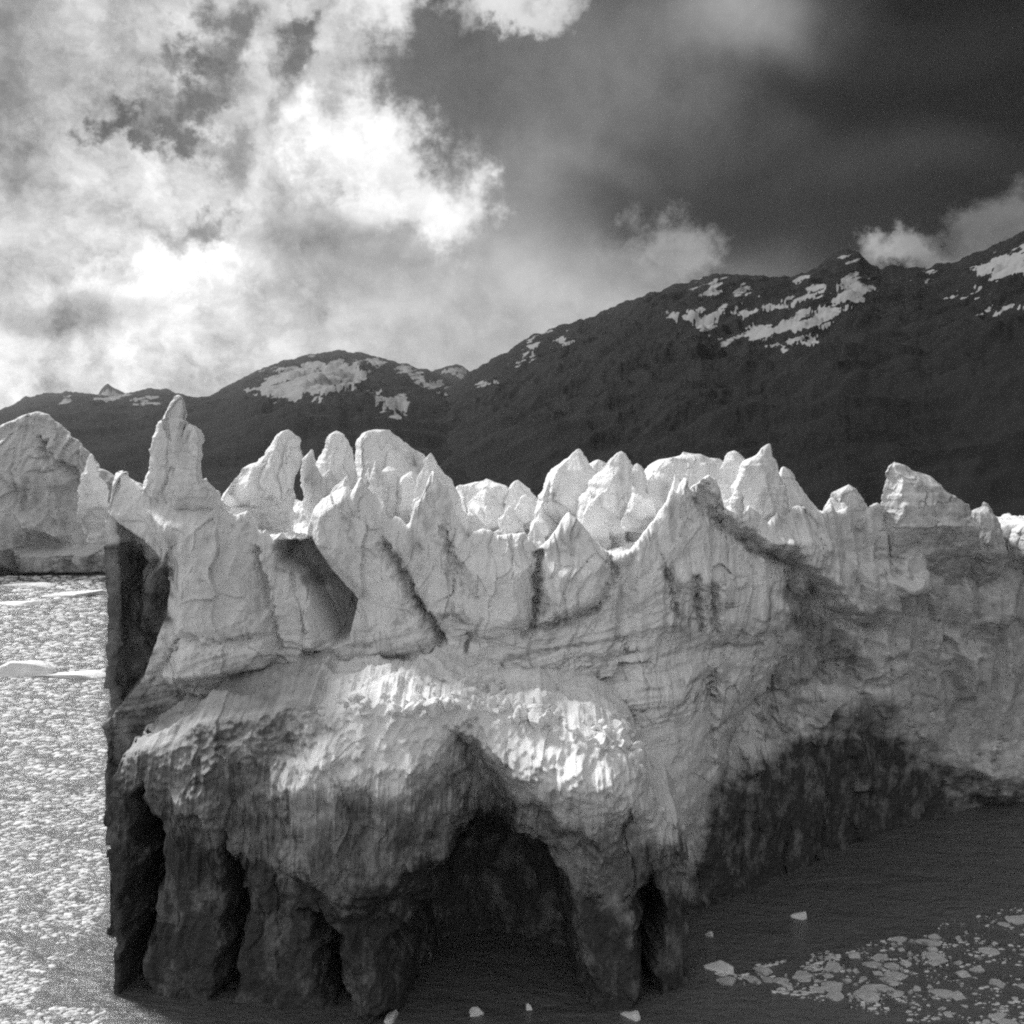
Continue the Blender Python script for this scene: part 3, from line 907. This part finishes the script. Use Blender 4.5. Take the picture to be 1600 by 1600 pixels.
def wall_debris_shade(px, py):  # debris lines plus painted shade for recesses, foot and right end
    n = fbm(px / 70, py / 34, px * 0 + 4, 5, 0.6)
    d = np.zeros_like(px)
    # left end: shade of the recess painted into the ice
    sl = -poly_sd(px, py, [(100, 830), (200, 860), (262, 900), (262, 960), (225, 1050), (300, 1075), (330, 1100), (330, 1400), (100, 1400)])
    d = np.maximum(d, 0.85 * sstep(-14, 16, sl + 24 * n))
    # hollow between the leaning spires, its shade painted in
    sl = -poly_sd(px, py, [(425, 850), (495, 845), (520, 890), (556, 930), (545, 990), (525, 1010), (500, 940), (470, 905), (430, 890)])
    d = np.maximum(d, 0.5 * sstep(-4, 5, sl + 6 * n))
    # lower wall darkened by painted shade below the dipping band, thickest at the right end
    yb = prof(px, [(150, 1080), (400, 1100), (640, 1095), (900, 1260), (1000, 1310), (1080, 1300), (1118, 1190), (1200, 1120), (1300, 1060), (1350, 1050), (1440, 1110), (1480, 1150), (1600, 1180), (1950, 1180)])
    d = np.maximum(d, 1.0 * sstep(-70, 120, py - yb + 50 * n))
    d = np.maximum(d, 0.45 * sstep(1150, 1500, px + 120 * n))  # light falling off to the right, painted into the wall
    # sediment bands cutting across the face, dipping to the left
    wx = px + 9 * fbm(px / 45, py / 30, px * 0 + 21, 4, 0.6); wy = py + 9 * fbm(px / 45, py / 30, px * 0 + 27, 4, 0.6)
    for pts, wd, a in [([(160, 1090), (300, 1058), (480, 1032), (640, 985), (700, 955)], 5, 0.5), ([(270, 1092), (450, 1076), (640, 1064), (760, 1040), (900, 1008), (1000, 985), (1110, 962)], 4, 0.6),
                       ([(620, 1096), (720, 1060), (800, 1028), (860, 990), (930, 955)], 6, 0.6), ([(880, 1066), (1000, 1032), (1100, 1010), (1190, 1004)], 4, 0.6), ([(560, 1052), (660, 1010), (700, 985)], 10, 0.6),
                       ([(800, 1064), (950, 1046), (1115, 1028)], 3, 0.5), ([(1100, 1152), (1200, 1112), (1330, 1040)], 6, 0.5), ([(450, 1015), (560, 990), (640, 950)], 3, 0.4),
                       ([(1000, 1070), (1100, 1050), (1180, 1046)], 3, 0.5), ([(700, 1085), (740, 1000), (750, 960)], 4, 0.55), ([(620, 860), (650, 930), (690, 1000)], 6, 0.6),
                       ([(690, 790), (700, 850), (735, 900), (740, 930)], 5, 0.4), ([(535, 775), (545, 830), (590, 870)], 4, 0.35), ([(660, 780), (668, 830), (690, 850)], 5, 0.4),
                       ([(960, 880), (975, 930), (960, 990), (955, 1030)], 9, 0.4), ([(1040, 890), (1060, 960), (1070, 990)], 7, 0.5), ([(1085, 900), (1092, 950), (1100, 985)], 6, 0.5), ([(1112, 910), (1120, 985)], 5, 0.5),
                       ([(1090, 780), (1130, 825), (1190, 862), (1262, 900)], 9, 0.6), ([(870, 850), (900, 870), (945, 880), (955, 905)], 4, 0.35), ([(850, 1040), (900, 1090), (950, 1150)], 4, 0.3), ([(1010, 1040), (960, 1130)], 4, 0.3)]:
        k = (wx > min(q[0] for q in pts) - 40) & (wx < max(q[0] for q in pts) + 40) & (wy > min(q[1] for q in pts) - 40) & (wy < max(q[1] for q in pts) + 40)
        g = np.exp(-(line_d(wx[k], wy[k], pts) / wd) ** 2) * a * np.clip(0.75 + 0.7 * n[k], 0.2, 1.3)
        d[k] = np.maximum(d[k], g)
    # wedge along the crevice, shade painted in
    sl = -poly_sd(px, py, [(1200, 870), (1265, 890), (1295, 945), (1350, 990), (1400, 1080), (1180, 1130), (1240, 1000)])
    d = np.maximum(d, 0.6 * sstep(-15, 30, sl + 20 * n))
    return d


def wall_band(px, py):
    y = py + (px - 800) * 0.2
    return sstep(930, 985, y) * (1 - sstep(1130, 1190, y)) * (0.55 + 0.45 * sstep(400, 560, px)) * (1 - 0.75 * sstep(1100, 1250, px)) + 0.08


cliff('front_wall', 168, 1950, np.concatenate([np.linspace(168, 1300, 1100, endpoint=False), np.linspace(1300, 1950, 230)]), 400, WALL_Y, WALL_TOP, wall_relief, wall_debris_shade, wall_band, glacier, ICE, glacier_inv,
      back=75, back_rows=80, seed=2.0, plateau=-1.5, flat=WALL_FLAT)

# --- spires: left edge, right edge (from the tip down), distance
def sr(l, r, Y, **kw):
    return serac(l, r, Y, **kw)


# rear rank, bright against the mountains
sr([(585, 671), (565, 676), (556, 686), (553, 722), (556, 760), (560, 860)], [(592, 671), (606, 672), (636, 690), (664, 714), (700, 760), (735, 860)], 137, ratio=0.55, power=2.2, ridge=-0.3)
sr([(516, 673), (505, 704), (493, 724), (486, 790), (480, 860)], [(534, 673), (551, 702), (557, 740), (566, 790), (575, 860)], 134, ratio=0.6, power=1.8, ridge=0.2)
sr([(486, 702), (474, 720), (471, 750), (478, 804), (486, 860)], [(489, 703), (494, 726), (503, 760), (512, 800), (520, 860)], 131, ratio=0.7, power=1.7)
sr([(598, 730), (594, 745), (592, 860)], [(620, 728), (626, 745), (632, 860)], 131, ratio=0.7, power=1.8)
sr([(628, 740), (622, 760), (618, 860)], [(655, 736), (668, 770), (680, 860)], 130, ratio=0.7, power=1.8)
# low sunlit ridge in the gap
for l, r, Y in [([(745, 751), (716, 758), (700, 800), (690, 860)], [(778, 748), (792, 760), (806, 800), (820, 860)], 168),
                ([(801, 750), (790, 772), (770, 860)], [(818, 755), (836, 774), (850, 800), (860, 860)], 165),
                ([(752, 764), (735, 790), (715, 870)], [(766, 768), (790, 800), (812, 870)], 150),
                ([(818, 772), (800, 800), (785, 870)], [(828, 774), (838, 800), (850, 870)], 148),
                ([(795, 790), (780, 815), (765, 870)], [(800, 790), (815, 815), (830, 870)], 142),
                ([(842, 800), (830, 820), (815, 870)], [(850, 800), (866, 825), (880, 870)], 140),
                ([(730, 800), (715, 830), (700, 870)], [(742, 802), (765, 825), (790, 870)], 138)]:
    sr(l, r, Y, ratio=0.8, power=1.7)
sr([(903, 701), (886, 716), (863, 732), (848, 766), (838, 800), (820, 880)], [(907, 702), (917, 719), (946, 760), (960, 800), (985, 880)], 141, ratio=0.55, power=1.6, ridge=-0.25)
sr([(925, 718), (915, 730), (900, 800), (890, 880)], [(946, 718), (960, 760), (970, 880)], 147, ratio=0.6, power=2)
sr([(967, 705), (950, 725), (923, 752), (905, 790), (885, 880)], [(975, 705), (981, 712), (986, 732), (990, 790), (1000, 880)], 136, ratio=0.6, power=1.5, ridge=0.45)
sr([(992, 724), (985, 735), (980, 880)], [(1000, 726), (1010, 742), (1020, 880)], 137, ratio=0.7, power=1.8)
sr([(1050, 710), (1018, 725), (1004, 742), (996, 790), (990, 880)], [(1086, 706), (1114, 712), (1128, 724), (1140, 790), (1150, 880)], 142, ratio=0.5, power=2.1)
sr([(1142, 704), (1130, 714), (1124, 745), (1112, 800), (1100, 880)], [(1152, 704), (1169, 719), (1180, 760), (1190, 880)], 136, ratio=0.7, power=1.8)
sr([(1200, 693), (1180, 710), (1157, 728), (1145, 760), (1138, 790), (1125, 890)], [(1204, 694), (1213, 720), (1224, 755), (1233, 790), (1250, 890)], 132, ratio=0.7, power=1.5, ridge=0.35)
sr([(1222, 729), (1214, 745), (1210, 790), (1200, 890)], [(1228, 729), (1240, 742), (1251, 768), (1273, 792), (1300, 830), (1320, 890)], 136, ratio=0.7, power=1.7)
sr([(1149, 766), (1140, 785), (1137, 830)], [(1155, 766), (1163, 780), (1160, 830)], 126, ratio=0.8, power=1.8)
sr([(1316, 758), (1298, 772), (1287, 794), (1278, 830), (1270, 900)], [(1336, 757), (1353, 782), (1362, 810), (1375, 900)], 142, ratio=0.7, power=1.8)
sr([(1391, 723), (1386, 738), (1378, 768), (1366, 800), (1352, 860), (1340, 960)], [(1404, 722), (1427, 735), (1458, 746), (1483, 768), (1510, 788), (1530, 840), (1540, 960)], 145, ratio=0.6, power=1.8, ridge=-0.5)
sr([(1532, 790), (1516, 800), (1505, 840), (1495, 940)], [(1543, 784), (1552, 803), (1562, 818), (1575, 860), (1590, 940)], 149, ratio=0.8, power=1.7)
sr([(1640, 770), (1600, 812), (1580, 830), (1560, 940)], [(1660, 770), (1720, 820), (1760, 940)], 155, ratio=0.7, power=1.7)
# crowd of lesser blades between the ranks
SKY_LINE = [(380, 800), (470, 760), (486, 715), (520, 690), (560, 690), (600, 690), (640, 705), (680, 725), (715, 768), (760, 762), (800, 766), (840, 785), (870, 745), (905, 720), (960, 722), (1050, 725),
            (1120, 730), (1200, 725), (1230, 760), (1275, 810), (1320, 780), (1370, 785), (1400, 740), (1480, 785), (1560, 835), (1600, 830), (1700, 820)]
random.seed(21)
for i in range(64):
    cx_ = random.uniform(480, 1640)
    tp = float(prof(cx_, SKY_LINE)) + random.uniform(12, 70)
    wd = random.uniform(12, 34)
    hh_ = random.uniform(60, 100)
    of = random.uniform(-0.5, 0.5) * wd
    yd = (122 if cx_ < 1100 else 122 + (cx_ - 1100) * 0.075) + random.uniform(3, 34)
    sr([(cx_ + of - 1, tp), (cx_ - wd * 0.4, tp + hh_ * 0.22), (cx_ - wd * 0.7, tp + hh_ * 0.55), (cx_ - wd, tp + hh_)],
       [(cx_ + of + 1.5, tp), (cx_ + wd * 0.45, tp + hh_ * 0.25), (cx_ + wd * 0.75, tp + hh_ * 0.6), (cx_ + wd, tp + hh_)], yd, ratio=random.uniform(0.5, 1.0), seed=i * 3.7 + 5)
# finger and knob at the left
sr([(274, 617), (261, 638), (249, 661), (237, 682), (233, 712), (229, 736), (217, 760), (219, 795), (214, 840), (210, 900)],
   [(282, 617), (288, 628), (289, 652), (287, 690), (285, 740), (290, 790), (305, 840), (320, 900)], 113.5, ratio=0.8, power=1.8, ridge=0.3)
sr([(289, 662), (281, 675), (276, 700), (268, 760), (255, 800), (245, 860)], [(305, 662), (314, 672), (319, 687), (316, 722), (318, 747), (332, 770), (342, 792), (365, 860)], 112.8, ratio=0.8, power=2.1, ridge=0.3)
sr([(140, 712), (132, 740), (125, 790), (120, 850)], [(146, 709), (153, 729), (168, 760), (185, 850)], 121, ratio=0.8, power=1.7)
# leaning block with a dark right side
sr([(446, 671), (432, 679), (402, 722), (380, 731), (364, 756), (339, 790), (335, 860)], [(455, 672), (469, 686), (472, 724), (461, 745), (458, 780), (446, 836), (440, 870)], 124, ratio=0.55, power=1.55, ridge=0.75)
# front rank
sr([(672, 708), (662, 721), (655, 745), (640, 860)], [(675, 709), (690, 730), (708, 753), (721, 786), (735, 830), (745, 880)], 126, ratio=0.7, power=1.6, ridge=-0.2)
# ------------------------------------------------------------------ ice ledge on pillars in front of the wall
ledge = tag(empty('ice_ledge', (-20, 99, 0)), 'crumbling ice ledge on pillars with dark melt caves, before the glacier wall', 'ice ledge')
ledge_o = np.array([-20, 99, 0], np.float32)
LEDGE_Y = [(160, 101), (420, 98.5), (600, 97.5), (760, 101), (900, 97.5), (1000, 98), (1075, 103)]
LEDGE_TOP = [(160, 1195), (215, 1172), (265, 1165), (300, 1135), (400, 1122), (480, 1100), (495, 1120), (530, 1118), (560, 1104), (610, 1110), (660, 1102), (710, 1096), (760, 1106),
             (800, 1120), (850, 1126), (890, 1148), (950, 1156), (990, 1180), (1012, 1210), (1030, 1260), (1060, 1280), (1075, 1300)]
CAVES = [
    [(655, 1640), (632, 1540), (606, 1468), (650, 1420), (690, 1350), (705, 1310), (760, 1290), (840, 1320), (885, 1368), (905, 1440), (925, 1520), (942, 1640)],
    [(500, 1640), (512, 1560), (500, 1440), (470, 1420), (510, 1425), (524, 1460), (534, 1530), (545, 1640)],
    [(330, 1640), (345, 1500), (352, 1400), (350, 1300), (372, 1330), (385, 1420), (372, 1500), (362, 1640)],
    [(205, 1640), (190, 1500), (205, 1380), (200, 1240), (225, 1215), (255, 1300), (252, 1400), (225, 1500), (232, 1640)],
    [(995, 1640), (998, 1500), (990, 1400), (1010, 1365), (1040, 1400), (1028, 1520), (1032, 1640)],
]


def ledge_relief(px, py, X, Z):
    r = np.zeros_like(px)
    nx = px + 17 * fbm(px / 52, py / 60, px * 0 + 6, 4)
    ny = py + 22 * fbm(px / 52, py / 52, px * 0 + 12, 4)
    r += bump_poly(nx, ny, [(400, 1180), (520, 1130), (690, 1170), (712, 1260), (690, 1350), (620, 1440), (520, 1430), (430, 1360)], 4.2, 75)
    r += bump_poly(nx, ny, [(740, 1140), (960, 1160), (1010, 1200), (985, 1330), (930, 1420), (890, 1330), (820, 1270)], 3.4, 60)
    r += bump_poly(nx, ny, [(260, 1210), (345, 1190), (350, 1290), (270, 1290)], 2.0, 35)
    r += bump_poly(nx, ny, [(535, 1450), (600, 1460), (640, 1580), (550, 1590)], 2.5, 30)
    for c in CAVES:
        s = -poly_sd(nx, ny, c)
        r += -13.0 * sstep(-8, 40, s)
    # hollow between the two swells
    r += bump_poly(nx, ny, [(690, 1130), (740, 1130), (800, 1250), (860, 1330), (700, 1330), (715, 1250)], -4.0, 40)
    # crumbled crest
    top = prof(px, LEDGE_TOP)
    cr = (1 - sstep(30, 130, py - top)) * (0.5 + 0.5 * sstep(450, 540, px))
    r += cr * (1.2 * (0.5 - np.abs(perlin(X / 2.6, Z / 2.2, X * 0 + 3))) + 0.7 * (0.5 - np.abs(perlin(X / 1.1, Z / 1.0, X * 0 + 8))) + 0.3 * perlin(X / 0.5, Z / 0.45, X * 0))
    r -= cr * 2.2 * sstep(0.0, 1.0, 1 - (py - top) / 60)
    # icicle-like ribs on the swells
    rb = sstep(1150, 1200, py) * (1 - sstep(1330, 1420, py))
    r += rb * 0.35 * ridged(X / 1.1, Z / 9.0, X * 0 + 4, 3, 0.55)
    return r


def ledge_shade(px, py):  # shade painted into the colour: darker downwards, in caves and hollows
    n = fbm(px / 55, py / 40, px * 0 + 14, 5, 0.6)
    yb = prof(px, [(160, 1150), (250, 1180), (330, 1250), (420, 1290), (600, 1300), (700, 1250), (760, 1230), (850, 1270), (900, 1340), (1000, 1350), (1100, 1330)])
    d = 0.78 * sstep(30, 150, py - prof(px, LEDGE_TOP) + 40 * n)
    d = np.maximum(d, 1.0 * sstep(-130, 110, py - yb + 50 * n))
    d = np.maximum(d, 0.82 * (1 - sstep(420, 540, px + 45 * n)))
    d = np.maximum(d, 0.85 * sstep(985, 1005, px + 10 * n) * sstep(1270, 1330, py + 20 * n))
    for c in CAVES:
        d = np.maximum(d, 0.95 * sstep(-16, 6, -poly_sd(px, py, c) + 6 * n))  # cave shade painted on
    sl = -poly_sd(px, py, [(690, 1150), (730, 1160), (800, 1260), (850, 1330), (700, 1330), (715, 1250)])
    d = np.maximum(d, 0.7 * sstep(-12, 25, sl + 14 * n))
    sl = -poly_sd(px, py, [(160, 1150), (300, 1150), (400, 1130), (520, 1140), (500, 1180), (380, 1200), (300, 1240), (160, 1240)])
    d = np.maximum(d, 0.8 * sstep(-10, 30, sl + 30 * n))
    return d


cliff('ledge_face', 182, 1075, 800, 380, LEDGE_Y, LEDGE_TOP, ledge_relief, ledge_shade, lambda a, b: np.full_like(a, 0.12), ledge, ICE, ledge_o,
      back=16, back_rows=40, seed=9.0, plateau=1.8, amp=0.8, deb_shade_top=0.9)


# --- chunk library for rubble and floating ice
def chunk_mesh(seed, squash=0.6, sub=3, flat=False):
    n1 = 10 * 2 ** (sub - 1)
    import bmesh
    bm = bmesh.new()
    bmesh.ops.create_icosphere(bm, subdivisions=sub, radius=1.0)
    co = np.array([v.co[:] for v in bm.verts], np.float32)
    r = np.random.default_rng(seed)
    # cut by random planes for broken faces
    for _ in range(9):
        nrm = r.normal(size=3); nrm /= np.linalg.norm(nrm)
        dd = r.uniform(0.4, 0.8)
        h = co @ nrm - dd
        co = co - np.where(h > 0, h, 0)[:, None] * nrm[None]
    dsp = 1 + 0.10 * fbm(co[:, 0] * 1.7 + seed, co[:, 1] * 1.7, co[:, 2] * 1.7, 4, 0.6)
    co = co * dsp[:, None]
    co[:, 2] *= squash
    if flat:
        co[:, 2] = np.minimum(co[:, 2], squash * 0.55 + 0.08 * co[:, 0])
    f = np.array([[v.index for v in fc.verts] for fc in bm.faces], np.int32)
    bm.free()
    return co, f


def chunk_obj(name, seed, mat, squash=0.6, sub=3, flat=False, deb_shade=0.0):
    co, f = chunk_mesh(seed, squash, sub, flat)
    me = bpy.data.meshes.new(name)
    me.from_pydata(co.tolist(), [], f.tolist())
    me.polygons.foreach_set('use_smooth', np.full(len(f), sub > 3))
    at = me.color_attributes.new('mask', 'FLOAT_COLOR', 'POINT')
    at.data.foreach_set('color', np.tile([deb_shade, 0.0, 0.0, 1.0], len(co)))
    me.materials.append(mat)
    return me


random.seed(4)
LIB = [chunk_obj('ice_block', 100 + i, ICE, 0.75, 2) for i in range(7)]
for i in range(240):
    px = random.uniform(500, 1008)
    Yb = prof(px, LEDGE_Y) + random.uniform(-0.6, 9.0)
    pt = prof(px, LEDGE_TOP)
    zt = H - (pt - HOR) / F * prof(px, LEDGE_Y)
    X = (px - 800) / F * Yb
    s = random.choice([0.25, 0.3, 0.35, 0.45, 0.5, 0.6, 0.8, 1.1])
    o = bpy.data.objects.new('ice_block', LIB[i % 7]); C.objects.link(o)
    o.parent = ledge
    o.location = Vector((X, Yb, zt - 0.25 * s + 1.8 * (1 - math.exp(-max(0, Yb - float(prof(px, LEDGE_Y))) / 12)))) - Vector(ledge_o.tolist())
    o.rotation_euler = [random.uniform(0, 6.28) for _ in range(3)]
    o.scale = (s, s * random.uniform(0.7, 1.1), s * random.uniform(0.7, 1.1))

# ------------------------------------------------------------------ far ice cliff across the bay
far = tag(empty('ice_cliff', (-200, 440, 0)), 'distant grey ice cliff across the bay at the left edge', 'ice cliff')
far_o = np.array([-200, 440, 0], np.float32)
FTOP = [(-420, 620), (-250, 600), (-120, 640), (-40, 668), (0, 652), (12, 646), (30, 640), (48, 645), (75, 665), (100, 686), (125, 708), (150, 731), (180, 745), (260, 770), (420, 790)]


def far_relief(px, py, X, Z):
    r = bump_poly(px, py, [(-60, 800), (20, 806), (55, 850), (40, 895), (-60, 895)], 16, 30)
    r += bump_poly(px, py, [(40, 855), (200, 850), (200, 900), (40, 900)], 12, 12)
    r += bump_poly(px, py, [(20, 800), (60, 800), (110, 835), (100, 850), (40, 835)], 8, 16)
    r += bump_poly(px, py, [(50, 680), (80, 690), (110, 760), (90, 790), (60, 740)], 6, 20)
    r += groove(px, py, [(50, 690), (70, 720), (110, 740), (125, 770)], 7, 7)
    r += -14 * (1 - sstep(640, 800, py)) ** 1.5
    return r


cliff('cliff_face', -420, 420, 420, 210, [(-420, 425), (0, 440), (160, 446), (420, 470)], FTOP, far_relief,
      lambda a, b: 0.25 * sstep(830, 870, b + 14 * fbm(a / 30, b / 12, a * 0, 4)) + 0.16 + 0.3 * np.clip(fbm(a / 34, b / 26, a * 0 + 5, 4), -1, 1), lambda a, b: np.full_like(a, 0.2), far, FARICE, far_o, k=3.2, amp=1.5, back=120, back_rows=30,
      seed=40.0, side=False, plateau=-40.0)

# ------------------------------------------------------------------ floating ice
FLO = [chunk_obj('ice_floe', 300 + i, ICE, 0.28, 3, True) for i in range(6)]
BRASH = [chunk_obj('ice_floe', 350 + i, ICE, 0.28, 3, True, 0.6) for i in range(7)]
BRG = [chunk_obj('iceberg', 400 + i, ICE, 0.7, 4) for i in range(4)]


def at_water(px, py):
    Y = H * F / (py - HOR)
    return (px - 800) / F * Y, Y


def float_ice(px, py, w, hgt, label, cat='ice floe', name='ice_floe', lib=None, group=None, depth=1.0, rot=None, i=0):
    X, Y = at_water(px, py)
    lib = lib or FLO
    o = bpy.data.objects.new(name, lib[i % len(lib)]); C.objects.link(o)
    s = w / 2 / F * Y
    zs = max(o.data.vertices[0].co.z, 0.2)
    top = max(v.co.z for v in o.data.vertices)
    o.scale = (s, s * depth, hgt / top)
    o.location = (X, Y, -0.12 * hgt)
    o.rotation_euler = (0, 0, random.uniform(-0.5, 0.5) if rot is None else rot)
    tag(o, label, cat, group)
    return o


# in the bay at the left
float_ice(35, 1052, 120, 3.2, 'blocky white ice floe in the bay near left picture edge', lib=BRG, name='iceberg', cat='iceberg', depth=0.7, rot=0.1, i=1)
float_ice(110, 1056, 130, 1.1, 'long flat ice floe beside the blocky floe in the bay', depth=0.6, rot=0.0, i=2)
float_ice(115, 930, 150, 1.5, 'flat ice floe below the far cliff, nearest the main glacier', depth=0.5, rot=0.0, i=3)
float_ice(35, 944, 120, 1.4, 'flat ice floe below the far cliff, at left picture edge', depth=0.5, rot=0.0, i=4)
float_ice(60, 915, 110, 1.2, 'thin pale floe close under the far ice cliff', depth=0.5, rot=0.0, i=5)
# before the ledge and the right end
for n_, (x, y, ww, hh, lb) in enumerate([
        (962, 1486, 24, 1.3, 'small round ice lump by the right pillar, left one of a touching pair'),
        (984, 1502, 26, 1.3, 'small round ice lump by the right pillar, right one of a touching pair'),
        (1038, 1460, 26, 0.7, 'slanting ice sliver right of the right pillar'),
        (1036, 1484, 16, 0.5, 'tiny ice bit just under the slanting sliver'),
        (1250, 1434, 34, 0.7, 'lone flat ice fragment on dark water above the brash patch'),
        (1110, 1462, 16, 0.5, 'tiny ice fragment between the right pillar and the lone fragment'),
        (745, 1585, 30, 0.6, 'pale ice fragment at the bottom edge below the wide cave'),
        (826, 1577, 18, 0.5, 'small ice bit at the mouth of the wide cave'),
        (985, 1588, 36, 0.6, 'bright ice fragment at the foot of the right pillar'),
        (610, 1592, 40, 0.6, 'flat ice crust at the foot of the thick middle pillar'),
        (1062, 1516, 30, 0.5, 'ice fragment at the left end of the thin brash line'),
        (1130, 1512, 60, 0.4, 'flat strip of ice in the thin brash line')]):
    float_ice(x, y, ww, hh, lb, lib=BRG if n_ < 2 else FLO, i=n_, depth=0.9)

random.seed(9)
GL = 'ice fragment in the drifting brash patch at lower right'
SPOT = []
for i in range(230):
    t = random.random()
    px = 1170 + 460 * t + random.gauss(0, 16)
    up = prof(px, [(1150, 1530), (1250, 1505), (1400, 1470), (1500, 1440), (1650, 1420)])
    dn = prof(px, [(1150, 1545), (1300, 1560), (1450, 1590), (1650, 1615)])
    py = random.uniform(up, dn)
    if py > 1612 or px > 1640:
        continue
    if fbm(np.array([px / 60.0]), np.array([py / 22.0]), np.array([1.5]), 3)[0] < -0.12:
        continue
    ww = random.choice([8, 10, 12, 16, 20, 26, 34, 44])
    if py > 1610:
        continue
    float_ice(px, py, ww, random.uniform(0.12, 0.45), GL, lib=BRASH, group='brash ice at the right', depth=random.uniform(0.5, 1.0), rot=random.uniform(-0.9, 0.3), i=i)

# ------------------------------------------------------------------ slush of small ice drifting in the bay, and thin brash at the right
def brash(name, label, pts, sizes, seed):
    r = np.random.default_rng(seed)
    n = len(pts); kk = 7
    th = (np.arange(kk) / kk * 2 * np.pi)[None] + r.uniform(0, 6.28, n)[:, None] + r.normal(0, 0.2, (n, kk))
    rad = sizes[:, None] * r.uniform(0.6, 1.1, (n, kk))
    hgt = np.clip(sizes * r.uniform(0.06, 0.24, n), 0.03, 0.4)
    tilt = r.normal(0, 0.10, (n, 2))
    lx = np.cos(th) * rad * 1.35; ly = np.sin(th) * rad * 0.75
    ang = r.normal(0.25, 0.25, n)[:, None]
    ux, uy = lx * np.cos(ang) - ly * np.sin(ang), lx * np.sin(ang) + ly * np.cos(ang)
    bot = np.stack([pts[:, :1] + ux, pts[:, 1:] + uy, np.full_like(ux, -0.04)], -1)
    k = 0.72
    top = np.stack([pts[:, :1] + ux * k, pts[:, 1:] + uy * k, hgt[:, None] + ux * k * tilt[:, :1] + uy * k * tilt[:, 1:]], -1)
    V = np.concatenate([bot, top], 1).reshape(-1, 3)
    b = (np.arange(n) * 2 * kk)[:, None]; j = np.arange(kk)[None]
    q = np.stack([b + j, b + (j + 1) % kk, b + kk + (j + 1) % kk, b + kk + j], -1).reshape(-1, 4)
    jj = np.arange(1, kk - 1)[None]
    t = np.stack([b + kk + 0 * jj, b + kk + jj, b + kk + jj + 1], -1).reshape(-1, 3)
    dm = np.repeat(r.uniform(0.0, 0.55, n), 2 * kk)
    o = make_mesh(name, V, q, ICE, None, [dm, dm * 0], t, smooth=False)
    return tag(o, label, kind='stuff')


r = np.random.default_rng(77)
P, Sz = [], []
while len(P) < 34000:
    Yq = 92 * (430 / 92) ** (r.random() ** 1.25)
    pxq = r.uniform(-260, 164)
    Xq = (pxq - 800) / F * Yq
    if Xq > -43.5 and Yq > 98:
        continue
    P.append((Xq, Yq)); Sz.append((0.07 + 0.42 * r.random() ** 3.0) * (Yq / 110) ** 0.9)
P = np.array(P); Sz = np.array(Sz)
dens = fbm((P[:, 0] - 0.35 * P[:, 1]) / 9, (P[:, 1] + 0.4 * P[:, 0]) / 4.5, P[:, 0] * 0, 4, 0.6)
kp = dens > r.uniform(-0.65, 0.25, len(P))
brash('brash_ice', 'bright slush of small drifting ice covering the bay at the left', P[kp], Sz[kp], 1)
P, Sz = [], []
for i in range(2600):
    pxq = 1120 + 560 * r.random()
    up = prof(pxq, [(1120, 1520), (1250, 1495), (1400, 1465), (1500, 1430), (1700, 1390)]); dn = prof(pxq, [(1120, 1530), (1300, 1570), (1450, 1600), (1700, 1640)])
    pyq = r.uniform(up, dn)
    Xq, Yq = at_water(pxq, pyq)
    P.append((Xq, Yq)); Sz.append(0.06 + 0.3 * r.random() ** 2.5)
P = np.array(P); Sz = np.array(Sz)
kp = fbm(P[:, 0] / 3.5, P[:, 1] / 2.2, P[:, 0] * 0 + 4, 3) > 0.0
brash('brash_ice', 'fine ice crumbs strewn between the fragments at lower right', P[kp], Sz[kp], 2)

# ------------------------------------------------------------------ air
hz = bpy.data.meshes.new('haze')
x0, x1, ya, yb, za, zb = -19500, 19500, -320, 20500, -40, 960
vs = [(x, y, z) for x in (x0, x1) for y in (ya, yb) for z in (za, zb)]
hz.from_pydata(vs, [], [(0, 1, 3, 2), (4, 6, 7, 5), (0, 4, 5, 1), (2, 3, 7, 6), (0, 2, 6, 4), (1, 5, 7, 3)])
hm = bpy.data.materials.new('haze'); hm.use_nodes = True
hn = NT(hm.node_tree)
pv = hn.n('ShaderNodeVolumePrincipled')
pv.inputs['Color'].default_value = (0.9, 0.9, 0.9, 1)
pv.inputs['Density'].default_value = 1.5e-5
pv.inputs['Anisotropy'].default_value = 0.6
ho = hn.n('ShaderNodeOutputMaterial')
hn.t.links.new(pv.outputs[0], ho.inputs['Volume'])
hz.materials.append(hm)
hzo = bpy.data.objects.new('haze', hz); C.objects.link(hzo)
tag(hzo, 'thin pale air over lake, glacier and mountains', kind='stuff')
